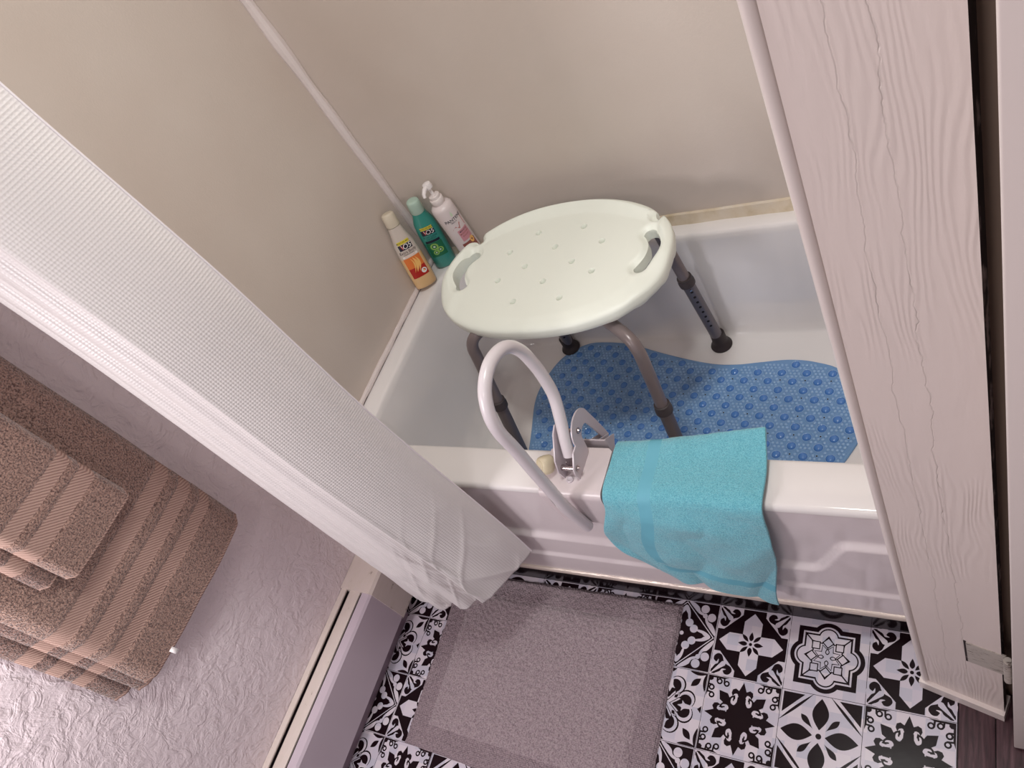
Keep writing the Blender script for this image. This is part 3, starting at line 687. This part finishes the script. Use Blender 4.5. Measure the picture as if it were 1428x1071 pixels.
# ------------------------------------------------------------------ teal hand towel over the rim
def teal(u, v):
    # v: 0 inside tub edge -> 1 hanging hem ; u: 0 left -> 1 right
    y_in = lerp(.118, .136, smooth01(u))
    pathL = [(.120, .455), (.118, .494), (.060, .502), (.004, .500), (-.022, .470), (-.030, .38), (-.036, .30), (-.034, .235)]
    pathR = [(.128, .478), (.140, .512), (.080, .505), (.010, .502), (-.022, .470), (-.030, .36), (-.034, .25), (-.040, .142)]
    def at(P, t):
        L = [0]
        for i in range(len(P)-1): L.append(L[-1]+math.hypot(P[i+1][0]-P[i][0], P[i+1][1]-P[i][1]))
        d = t*L[-1]
        for i in range(len(P)-1):
            if d <= L[i+1]+1e-9:
                s = (d-L[i])/(L[i+1]-L[i]); return (lerp(P[i][0], P[i+1][0], s), lerp(P[i][1], P[i+1][1], s))
        return P[-1]
    a, b = at(TL, v), at(TR, v); q = (lerp(a[0], b[0], u), lerp(a[1], b[1], u))
    q = (q[0], q[1]+.004*math.sin(PI*u)*smooth01((v-.7)/.3))
    xl = .062+.012*smooth01(v/.25)*0-.030*smooth01((v-.45)/.25)+.062*smooth01((v-.72)/.28)
    xr = .342+.012*smooth01(v/.3)-.004*smooth01((v-.5)/.2)-.030*smooth01((v-.6)/.4)
    x = lerp(xl, xr, u)
    fold = .008*math.sin(u*7.5+v*3)*smooth01((v-.42)/.25)+.006*nz(u*5, v*6, 2)*smooth01((v-.4)/.2)+.0025*nz(u*9, v*9, 5)
    return (x, q[0]-abs(fold)*1.1-.010*smooth01((v-.42)/.1)*math.sin(PI*u), q[1]+.003*max(0, nz(u*6, v*8, 8))+.016*math.sin(PI*u)*smooth01((v-.6)/.4))
TL = [(p.x, p.y) for p in spline([(.119, .440, 0), (.117, .494, 0), (.060, .5005, 0), (.006, .500, 0), (-.016, .470, 0), (-.026, .38, 0), (-.034, .30, 0), (-.032, .246, 0)], 6)]
TR = [(p.x, p.y) for p in spline([(.122, .488, 0), (.134, .492, 0), (.143, .506, 0), (.136, .520, 0), (.082, .5015, 0), (.008, .501, 0), (-.016, .470, 0), (-.026, .36, 0), (-.032, .26, 0), (-.038, .172, 0)], 6)]
def teal_m(u, v):
    if .245 < u < .325 and v < .83: return 1
    if .845 < v < .885 and u > .26: return 1
    return 0
tt = grid('hand_towel', teal, 120, 150, [M['teal'], M['teal_band']], None, teal_m)
solid(tt, .0062, 1.0); ms = tt.modifiers.new('s', 'SUBSURF'); ms.levels = 1; ms.render_levels = 1
tag(tt, 'turquoise hand towel draped over the front rim of the bathtub', 'towel')

# ------------------------------------------------------------------ bottles
def tilt(o, ax_, ang_): o.rotation_mode = 'AXIS_ANGLE'; o.rotation_axis_angle = (ang_, *ax_)
def text(s, size, m_, name='lettering', parent=None, italic=0.0):
    cu = bpy.data.curves.new('t', 'FONT'); cu.body = s; cu.size = size; cu.align_x = 'CENTER'; cu.align_y = 'CENTER'; cu.offset = size*.004; cu.shear = italic
    o = bpy.data.objects.new('t', cu); col.objects.link(o); bpy.context.view_layer.update()
    me = bpy.data.meshes.new_from_object(o.evaluated_get(bpy.context.evaluated_depsgraph_get())); bpy.data.objects.remove(o)
    vs = [tuple(v.co) for v in me.vertices]; fs = [tuple(p.vertices) for p in me.polygons]; return vs, fs
def superell(prof, seg, dx, dy_, ex=2.4):
    """prof: (z, half-width, half-depth)"""
    vs = []
    for z, a, b in prof:
        for k in range(seg):
            t = 2*PI*k/seg; c, s = math.cos(t), math.sin(t); vs.append((a*math.copysign(abs(c)**(2/ex), c), b*math.copysign(abs(s)**(2/ex), s), z))
    n = len(prof); fs = [(i*seg+k, i*seg+(k+1) % seg, (i+1)*seg+(k+1) % seg, (i+1)*seg+k) for i in range(n-1) for k in range(seg)]
    return vs, fs+[tuple(range(seg))[::-1], tuple((n-1)*seg+k for k in range(seg))]
def front_y(prof, x, z, ex=2.4):
    for i in range(len(prof)-1):
        if prof[i][0] <= z <= prof[i+1][0]:
            t = (z-prof[i][0])/max(1e-6, prof[i+1][0]-prof[i][0]); a = lerp(prof[i][1], prof[i+1][1], t); b = lerp(prof[i][2], prof[i+1][2], t)
            return -b*max(0, 1-min(1, abs(x)/a)**ex)**(1/ex)
    return 0
def label(mb, prof, vs, fs, mi, off, ex=2.4):
    if ex == 2.0:      # round bottle: wrap the print round the cylinder
        r_ = prof[3][1]+off; mb.add([(r_*math.sin(x/r_), -r_*math.cos(x/r_), z) for x, z in vs], fs, mi)
    else: mb.add([(x, front_y(prof, x, z, ex)-off, z) for x, z in vs], fs, mi)
def lrect(mb, prof, x0, x1, z0, z1, mi, off, n=8, ex=2.4):
    vs = [(lerp(x0, x1, i/n), lerp(z0, z1, j/n)) for j in range(n+1) for i in range(n+1)]
    label(mb, prof, vs, [(j*(n+1)+i, j*(n+1)+i+1, (j+1)*(n+1)+i+1, (j+1)*(n+1)+i) for j in range(n) for i in range(n)], mi, off, ex)
def ltext(mb, prof, s, size, cx_, cz, mi, off, ex=2.4, italic=0.0):
    vs, fs = text(s, size, None, italic=italic); label(mb, prof, [(v[0]+cx_, v[1]+cz) for v in vs], fs, mi, off, ex)
LB = {k: mat('label_'+k, c, .4) for k, c in dict(yellow=(226, 208, 60), navy=(24, 26, 46), white=(236, 232, 228), dark=(70, 44, 44), red=(176, 34, 24), orange=(226, 120, 54), gold=(244, 190, 110), green=(30, 110, 74), lime=(146, 190, 96), pale=(206, 222, 196), pink=(214, 150, 160), rose=(196, 128, 124), ltpink=(238, 206, 214), brown=(150, 84, 74), teal=(20, 84, 78), tred=(190, 40, 50)).items()}
bodyprof = [(0, .024, .014), (.002, .0285, .018), (.008, .031, .0205), (.05, .0315, .021), (.10, .0310, .021), (.135, .0285, .020), (.160, .0225, .018), (.178, .0195, .0172), (.186, .0185, .0166)]
bodyprof = [(z, a, b) for z, a, b in bodyprof]
capprof = [(.187, .0178, .0165), (.192, .0192, .0176), (.212, .0182, .0168), (.221, .0172, .0160), (.2245, .0148, .0138), (.2255, .010, .010)]
def squeeze_bottle(name, loc, rz, ax_, an_, body_m, cap_m, lab, ltxt, prof=bodyprof):
    root = empty(name, loc); root.rotation_mode = 'QUATERNION'
    from mathutils import Quaternion
    root.rotation_quaternion = Quaternion(Vector(ax_), an_) @ Quaternion((0, 0, 1), rz)
    b = MB(); b.add(*superell(prof, 40, 0, 0)); body = b.build('body', body_m, root, True, 50)
    c = MB(); c.add(*superell(capprof, 32, 0, 0, 2.1)); c.build('cap', cap_m, root, True, 50)
    l = MB(); lab(l, prof); l.build('label', ltxt, root, False, None, False)
    return root
def two_tone(name, low, high, zl):
    m = mat(name, low, .32, spec=.5, coat=.2); n = NT(m); c = n.n('ShaderNodeTexCoord'); s = n.n('ShaderNodeSeparateXYZ'); n.l(c.outputs['Object'], s.inputs[0])
    n.color(n.ramp(n.math('MULTIPLY', s.outputs[2], 4.0), [(zl*4-.012, srgb(*low)), (zl*4+.012, srgb(*high))])); return m
mt1 = [LB[k] for k in ('yellow', 'navy', 'white', 'dark', 'orange', 'red', 'gold', 'tred')]
def lab1(l, p):
    lrect(l, p, -.017, .017, .139, .148, 0, .0005); ltext(l, p, 'MOISTURE MILK', .0052, 0, .1435, 3, .0008)
    lrect(l, p, -.0185, .0185, .122, .138, 1, .0007); ltext(l, p, 'O5', .0185, .0045, .130, 2, .0011, italic=.2); ltext(l, p, 'V', .0185, -.0095, .130, 7, .0012, italic=.2); ltext(l, p, 'V', .0175, -.0083, .1305, 2, .0011, italic=.2)
    ltext(l, p, 'Extra Body', .0105, 0, .1155, 3, .0006); ltext(l, p, 'CONDITIONER', .0045, 0, .1085, 3, .0006)
    lrect(l, p, -.021, .021, .100, .1055, 2, .0005); ltext(l, p, 'WITH COLLAGEN', .0038, 0, .1028, 4, .0008)
    lrect(l, p, -.023, .023, .066, .098, 4, .0005); lrect(l, p, -.023, .023, .036, .066, 5, .0005)
    for k, (x0, w_) in enumerate(((-.004, .0045), (.003, .003), (-.011, .002))):
        pts = [(x0+.010*math.sin(t*2.6), .052+.044*t) for t in [i/10 for i in range(11)]]
        vs = [(x-w_*math.sin(PI*i/10), z) for i, (x, z) in enumerate(pts)]+[(x+w_*math.sin(PI*i/10), z) for i, (x, z) in reversed(list(enumerate(pts)))]
        label(l, p, vs, [tuple(range(len(vs)))], 6, .0008+.0001*k)
    label(l, p, [(.0135+x, .049+z) for x, z in circ(0, 0, .0075, 20)], [tuple(range(20))], 2, .0008); label(l, p, [(.0135+x, .049+z) for x, z in circ(0, 0, .0025, 10)], [tuple(range(10))], 6, .001)
mb1 = two_tone('shampoo_peach', (226, 186, 134), (206, 194, 184), .098)
b1 = squeeze_bottle('conditioner_bottle', (-.6385, .600, H+.0085), math.radians(42), (-1, -.22, 0), math.radians(13), mb1, mat('cap_frost', (214, 202, 182), .35), lab1, mt1)
tag(b1, 'peach squeeze bottle with an orange and red label, leaning in the tub corner', 'bottle', 'toiletry bottles in the tub corner')
mt2 = [LB[k] for k in ('yellow', 'navy', 'white', 'teal', 'green', 'lime', 'pale', 'tred')]
def lab2(l, p):
    lrect(l, p, -.017, .017, .139, .148, 0, .0005); ltext(l, p, 'MOISTURE MILK', .0052, 0, .1435, 3, .0008)
    lrect(l, p, -.0185, .0185, .122, .138, 1, .0007); ltext(l, p, 'O5', .0185, .0045, .130, 2, .0011, italic=.2); ltext(l, p, 'V', .0185, -.0095, .130, 7, .0012, italic=.2); ltext(l, p, 'V', .0175, -.0083, .1305, 2, .0011, italic=.2)
    ltext(l, p, 'Kiwi Lime', .0095, 0, .1155, 3, .0006); ltext(l, p, 'SQUEEZE', .007, 0, .108, 3, .0006)
    lrect(l, p, -.020, .020, .095, .103, 1, .0005); lrect(l, p, -.022, .022, .045, .094, 4, .0005)
    for cx_, cz_, r in ((-.004, .080, .011), (.008, .066, .009), (-.006, .060, .008)):
        label(l, p, [(cx_+x, cz_+z) for x, z in circ(0, 0, r, 20)], [tuple(range(20))], 5, .0008); label(l, p, [(cx_+x, cz_+z) for x, z in circ(0, 0, r*.6, 16)], [tuple(range(16))], 4, .0010); label(l, p, [(cx_+x, cz_+z) for x, z in circ(0, 0, r*.3, 10)], [tuple(range(10))], 6, .0012)
b2 = squeeze_bottle('shampoo_bottle', (-.613, .684, H+.0008), math.radians(30), (-.2, 1, 0), math.radians(7), mat('shampoo_green', (58, 146, 134), .28, coat=.3), mat('cap_mist', (176, 200, 186), .35), lab2, mt2,
                    [(0, .024, .014), (.002, .0285, .018), (.008, .031, .0205), (.05, .0315, .021), (.12, .0315, .021), (.155, .0285, .020), (.172, .0225, .018), (.180, .0195, .0172), (.1865, .0185, .0166)])
tag(b2, 'green squeeze bottle with a frosted cap, middle of the three in the corner', 'bottle', 'toiletry bottles in the tub corner')
pb = tag(empty('pump_bottle', (-.515, .693, H+.0005), math.radians(58)), 'white and pink pump bottle standing against the back wall', 'bottle', 'toiletry bottles in the tub corner')
rp = [(0, .026), (.002, .0292), (.006, .0300), (.181, .0300), (.188, .0288), (.194, .0240), (.197, .017), (.199, .0165)]
pp = [(z, r, r) for z, r in rp]
q = MB(); q.lathe([(r, z) for z, r in rp], 40); q.build('body', mat('bottle_white', (226, 214, 214), .35, coat=.2), pb, True, 50)
q = MB(); q.lathe([(.0165, 0.1990), (.0180, 0.2010), (.0180, 0.2140), (.0165, 0.2160), (.0150, 0.2165), (.0150, 0.2240), (.0135, 0.2255), (.006, 0.2260)], 28); pc = q.build('pump_collar', mat('pump_white', (232, 222, 220), .35), pb, True, 40)
q = MB(); q.tube([(0, 0, 0.2250), (0, 0, 0.2480)], .0045, 14); q.lathe([(.006, 0.2460), (.0115, 0.2480), (.0125, 0.2540), (.0110, 0.2610), (.005, 0.2635)], 24)
q.tube([(0, 0, 0.2550), (-.015, -.010, 0.2560), (-.024, -.016, 0.2520), (-.028, -.019, 0.2440)], [.0075, .006, .005, .0042], 14); q.build('pump_head', M['sticker'], pb, True, 45)
q = MB(); E2 = 2.0
label(q, pp, [(-.003, .164), (.001, .178), (.004, .164), (.001, .160)], [(0, 1, 2, 3)], 4, .0006, E2)
ltext(q, pp, 'PANTENE', .0125, 0, .152, 0, .0006, E2); ltext(q, pp, 'PRO-V', .006, -.004, .144, 0, .0006, E2)
label(q, pp, [(-.020, .124), (-.010, .130), (.006, .136), (.022, .148), (.022, .118), (.0, .120)], [(0, 1, 2, 3, 4, 5)], 1, .0004, E2)
lrect(q, pp, -.012, .020, .080, .116, 2, .0006, 8, E2); ltext(q, pp, 'MIRACLE', .006, .004, .110, 0, .0009, E2); ltext(q, pp, 'MOISTURE', .006, .004, .102, 3, .0009, E2); ltext(q, pp, 'BOOST', .006, .004, .094, 3, .0009, E2)
lrect(q, pp, -.020, .022, .036, .074, 3, .0004, 8, E2); label(q, pp, [(.012+x, .072+z*1.5) for x, z in circ(0, 0, .007, 16)], [tuple(range(16))], 5, .0008, E2)
q.build('label', [LB[k] for k in ('navy', 'rose', 'pink', 'brown', 'pale', 'gold')], pb, False, None, False)

# ------------------------------------------------------------------ shower curtain
TOPS = [  # folds from the free edge to the wall: plan position at the hem and at the rod
    ((-0.207, -0.030), (-0.262, -0.048)), ((-0.214, -0.055), (-0.266, -0.078)), ((-0.230, -0.085), (-0.275, -0.108)), ((-0.252, -0.118), (-0.288, -0.142)), ((-0.279, -0.150), (-0.305, -0.174)), ((-0.288, -0.163), (-0.317, -0.184)), ((-0.305, -0.150), (-0.338, -0.172)), ((-0.318, -0.162), (-0.358, -0.176)), ((-0.330, -0.176), (-0.380, -0.186)), ((-0.352, -0.178), (-0.402, -0.186)), ((-0.372, -0.168), (-0.420, -0.170)), ((-0.388, -0.178), (-0.440, -0.174)), ((-0.405, -0.186), (-0.460, -0.184)), ((-0.430, -0.183), (-0.484, -0.178)), ((-0.448, -0.166), (-0.502, -0.160)), ((-0.466, -0.172), (-0.520, -0.162)), ((-0.492, -0.172), (-0.543, -0.166)), ((-0.516, -0.152), (-0.566, -0.150)), ((-0.538, -0.148), (-0.588, -0.140)), ((-0.560, -0.140), (-0.612, -0.126)), ((-0.575, -0.110), (-0.630, -0.095)), ((-0.560, -0.075), (-0.620, -0.065))]
ZB = [.250, .250, .248, .247, .246, .246, .240, .236, .234, .232, .228, .224, .222, .220, .214, .208, .204, .202, .200, .198, .198, .20]
cbz = spline([(a[0], a[1], z) for (a, b), z in zip(TOPS, ZB)], 12); ctz = spline([(b[0], b[1], 1.9) for a, b in TOPS], 12)
NC = len(cbz)-1; arc = [0]
for i in range(NC): arc.append(arc[-1]+(cbz[i+1]-cbz[i]).length)
def curt(u, v):
    k = min(NC, max(0, int(round(u*NC)))); a, b = cbz[k], ctz[k]; vv = v**.8
    z = lerp(a.z, b.z, v); t = smooth01(min(1, (z-.2)/.75))
    x = lerp(a.x, b.x, .55*t+.45*max(0, (z-.95)/.95)); y = lerp(a.y, b.y, t)
    lowz = smooth01((.75-z)/.5)
    lowz *= smooth01((u-.01)/.10)
    rid = max(0, 1-abs(nz(u*6+z*5, z*4+u*3, 11))*7)
    wr = .0030*rid*rid*lowz+.0028*max(0, 1-abs(nz(u*9-z*7, z*5, 21))*6)*lowz+.007*nz(u*7+z*4, z*8, 3)*lowz+.005*nz(u*16-z*6, z*7, 7)*lowz+.003*nz(u*10, z*2.5, 1)
    nx, ny = .75, -.66
    x -= .026*smooth01((z-1.12)/.45)
    return (x+nx*wr, y+ny*wr, z)
cu = grid('shower_curtain', curt, NC, 330, [M['curtain']], None, None, lambda u, v: (arc[min(NC, int(round(u*NC)))], 1.65*v))
solid(cu, .0012, 0)
tag(cu, 'white waffle-weave shower curtain gathered at the left end of the bathtub', 'curtain')
hm = MB(); L_ = [curt(0, v/330) for v in range(0, 331, 3)]; hm.tube([(x+.0006, y+.001, z) for x, y, z in L_], .0018, 8); hm.build('side_hem', M['curtain_hem'], cu)
q = MB(); q.box((-.452, -.176, .178), (-.434, -.172, .214), 0, .001); q.build('weight_tab', M['sticker'], cu)
rod = MB(); rod.tube([(XL+.001, -.07, 1.93), (.58, -.07, 1.93)], .0125, 20); tag(rod.build('curtain_rod', M['chrome']), 'straight chrome rod carrying the white shower curtain', 'curtain rod')

# ------------------------------------------------------------------ brown towels on the plaster wall
def wall_towel(root, name, y0, y1, z0, z1, xf, bands, mats_, seed, bulge=.010, th=.006, wave=.006):
    def f(u, v):
        y = lerp(y0, y1, u); z = lerp(z0, z1, v)
        e = min(u, 1-u)
        x = xf+bulge*(1-(1-min(1, e/.10))**2)*.9+wave*nz(y*9+seed, z*3, seed)-.004*smooth01((.05-e)/.05)
        z2 = z+.008*nz(y*7, seed, 1)*(1-v)-.010*smooth01((.12-u)/.12)*0+.012*(1-smooth01(e/.06))*(1-v)*.6
        inb = any(a-.004 < z < b+.004 for a, b in bands)
        for a, b in bands:
            if a-.006 < z < b+.006: x -= .0022*min(1, (min(z-a, b-z)+.006)/.006)
        y += .003*nz(z*6, seed, 4)
        return (x, y, z2)
    o = grid(name, f, 70, 260, mats_, root, lambda u, v: 1 if any(a < lerp(z0, z1, v) < b for a, b in bands) or v < .006 else 0, lambda u, v: (lerp(y0, y1, u), lerp(z0, z1, v)), True)
    solid(o, th, -1); return o
bt = tag(empty('bath_towel', (XL, -.36, 1.45)), 'large brown bath towel hanging folded on the plaster wall', 'towel')
def wc(o, p): world_child(o, p)
B1 = [(.718, .745), (.772, .802), (.830, .862)]
for nm, a in (('front_layer', (-.185, -.545, .632, 1.42, -.692, B1, [M['brown'], M['dobby']], 1.3)),
              ('middle_layer', (-.192, -.560, .622, 1.42, -.712, B1, [M['brown_shaded'], M['dobby']], 4.1, .008)),
              ('back_layer', (-.200, -.590, .640, 1.42, -.738, B1, [M['brown_shaded'], M['dobby']], 6.7, .008))):
    o = wall_towel(None, nm, *a); wc(o, bt)
q = MB(); q.add([(-.6765, -.470, .640), (-.6765, -.480, .640), (-.672, -.480, .628), (-.672, -.470, .622)], [(0, 1, 2, 3)]); o = q.build('care_label', M['sticker']); solid(o, .0006); wc(o, bt); o['label'] = 'small white care label'
ht = tag(empty('small_towel', (XL, -.36, 1.45)), 'smaller brown hand towel hung in front of the large brown towel', 'towel')
B2 = [(.978, 1.010), (1.030, 1.056)]
o = wall_towel(None, 'front_layer', -.272, -.447, .905, 1.42, -.652, B2, [M['brown'], M['dobby']], 9.2, .010, .006, .003); wc(o, ht)
o = wall_towel(None, 'back_layer', -.280, -.478, .925, 1.42, -.668, B2, [M['brown_shaded'], M['dobby']], 12.2, .006, .005, .003); wc(o, ht)
rod = MB(); rod.tube([(-.690, -.12, 1.43), (-.690, -.70, 1.43)], .010, 16); rod.tube([(-.690, -.12, 1.43), (XL, -.12, 1.43)], .009, 12); rod.tube([(-.690, -.70, 1.43), (XL, -.70, 1.43)], .009, 12)
tag(rod.build('towel_rail', M['chrome']), 'chrome towel rail on the plaster wall holding the brown towels', 'towel rail')

# ------------------------------------------------------------------ baseboard heater
bh = tag(empty('baseboard_heater', (-.70, -.6, 0)), 'long pale baseboard heater along the plaster wall', 'heater')
def prismy(poly, y0, y1, mi=0): return MB().prism(poly, y0, y1, mi, lambda x, z, y: (x, y, z))
YE, YN = -.155, -1.25
hp = [('back_panel', [(XL+.001, .0), (XL+.004, .0), (XL+.004, .196), (XL+.018, .200), (XL+.018, .204), (XL+.001, .204)], M['heater_cream']),
      ('top_vane', [(XL+.024, .196), (XL+.028, .188), (XL+.062, .194), (XL+.062, .198), (XL+.050, .2015)], M['heater_cream']),
      ('gap_shade_fill', [(XL+.006, .01), (XL+.050, .01), (XL+.050, .185), (XL+.006, .185)], M['dark']),  # filler block, coloured dark as the shade between the panels
      ('front_panel', [(-.684, .201), (-.662, .199), (-.657, .193), (-.657, .052), (-.664, .044), (-.667, .046), (-.661, .054), (-.661, .190), (-.666, .195), (-.684, .197)], M['heater']),
      ('lower_panel', [(-.700, .0), (-.684, .0), (-.668, .046), (-.684, .046)], M['shade_metal'])]
for nm, poly, mm in hp: wc(prismy(poly, YN, YE, 0).build(nm, mm), bh)
q = MB().prism([(XL+.001, .0), (-.6985, .0), (-.655, .048), (-.655, .196), (-.661, .203), (XL+.001, .209)], YE-.022, -.032, 0, lambda x, z, y: (x, y, z))
wc(q.build('end_cap', M['heater_cream']), bh)

# ------------------------------------------------------------------ bath rug
def rug(u, v):
    xl = lerp(-.556, -.545, v); x = lerp(xl, lerp(.069, .083, v), u); yt = lerp(-.014, -.012, u); yb = lerp(-.457, -.474, u); y = lerp(yt, yb, v)
    e = min(u*.63, (1-u)*.63, v*.455, (1-v)*.455)
    x += .0022*nz(y*22, 3)*(1 if e < .05 else .3); y += .0022*nz(x*22, 8)
    z = .003+.007*smooth01(e/.010)+.004*smooth01((e-.052)/.02)+.0028*nz(x*120, y*120)+.0016*nz(x*240, y*240, 4)+.0025*nz(x*14, y*14, 2)
    if e < .055: z += .0014*math.sin(x*760)*math.sin(y*760)
    if e <= 1e-6: z = .0012
    return (x, y, z)
rg = grid('bath_rug', rug, 300, 220, [M['rug'], M['rug_edge']], None, lambda u, v: 1 if min(u*.63, (1-u)*.63, v*.455, (1-v)*.455) < .056 else 0, None, True)
tag(rg, 'worn taupe cotton bath rug on the black and white floor', 'rug')

# ------------------------------------------------------------------ door frame, door, hinge (right)
A = Vector((.566, -.0965)); B = Vector((.681, -.1262)); dv = (B-A).normalized(); nv = Vector((-dv.y, dv.x))   # nv points away from camera
def plan(p, q, th0, th1): return [tuple(p+nv*th0), tuple(q+nv*th0), tuple(q+nv*th1), tuple(p+nv*th1)]
fr = MB(); P = plan(A, B, 0, .014); n4 = 4
vs = [(x, y, 0.0) for x, y in P]+[(x, y, ZC) for x, y in P]
fr.add(vs, [(0, 1, 5, 4)], 0); fr.add(vs, [(1, 2, 6, 5)], 1); fr.add(vs, [(2, 3, 7, 6), (3, 0, 4, 7), (3, 2, 1, 0), (4, 5, 6, 7)], 0)
frame = tag(fr.build('door_frame', [M['paint'], M['raw_edge']]), kind='structure'); frame.name = 'trim_4'
ml = MB(); c0 = A+dv*-.001; prof = []
for k in range(13): a = PI*k/12; prof.append(c0+dv*(-.0065-.0065*math.cos(PI-a)*-1)+nv*(.004-.0085*math.sin(a)))
prof = [c0+dv*(-.013)+nv*.034]+[c0+dv*(-.0065+.0065*(-math.cos(PI*k/12)))+nv*(.0045-.0085*math.sin(PI*k/12)) for k in range(13)]+[c0+nv*.034]
ml.prism([tuple(p) for p in prof], .0, ZC); o = ml.build('molding', M['paint_plain'], frame); o['label'] = 'rounded painted bead along the edge of the board'
pl = MB(); a2 = A+dv*-.016; b2_ = B+dv*.002; P = plan(a2, b2_, -.008, .03); pl.prism(P, 0, .034); o = pl.build('plinth', M['paint_plain'], frame)
door = MB(); door.box((.6945, -.176, .008), (1.50, -.141, 2.02), 0, .002); d = tag(door.build('door_1', [M['paint_plain']]), kind='structure')
hg = MB(); h0 = A+dv*.072; h1 = B+dv*.006; P = plan(h0, h1, -.0016, .002); hg.prism(P, .238, .322)
hg.build('hinge', M['hinge'], frame)['label'] = 'flaking painted hinge leaf let into the board'
hk = MB(); kc2 = B+dv*.010+nv*-.006
for k in range(3): hk.tube([(kc2.x, kc2.y, .236+k*.0295), (kc2.x, kc2.y, .236+k*.0295+.0275)], .0062, 14)
hk.tube([(kc2.x, kc2.y, .232), (kc2.x, kc2.y, .328)], .0045, 12); hk.build('hinge_barrel', M['hinge'], d)
hr = MB(); P = plan(h0-dv*.0035, h0-dv*.0, -.0006, .001); hr.prism(P, .234, .326); hr.build('hinge_mortise', M['raw_edge'], frame)
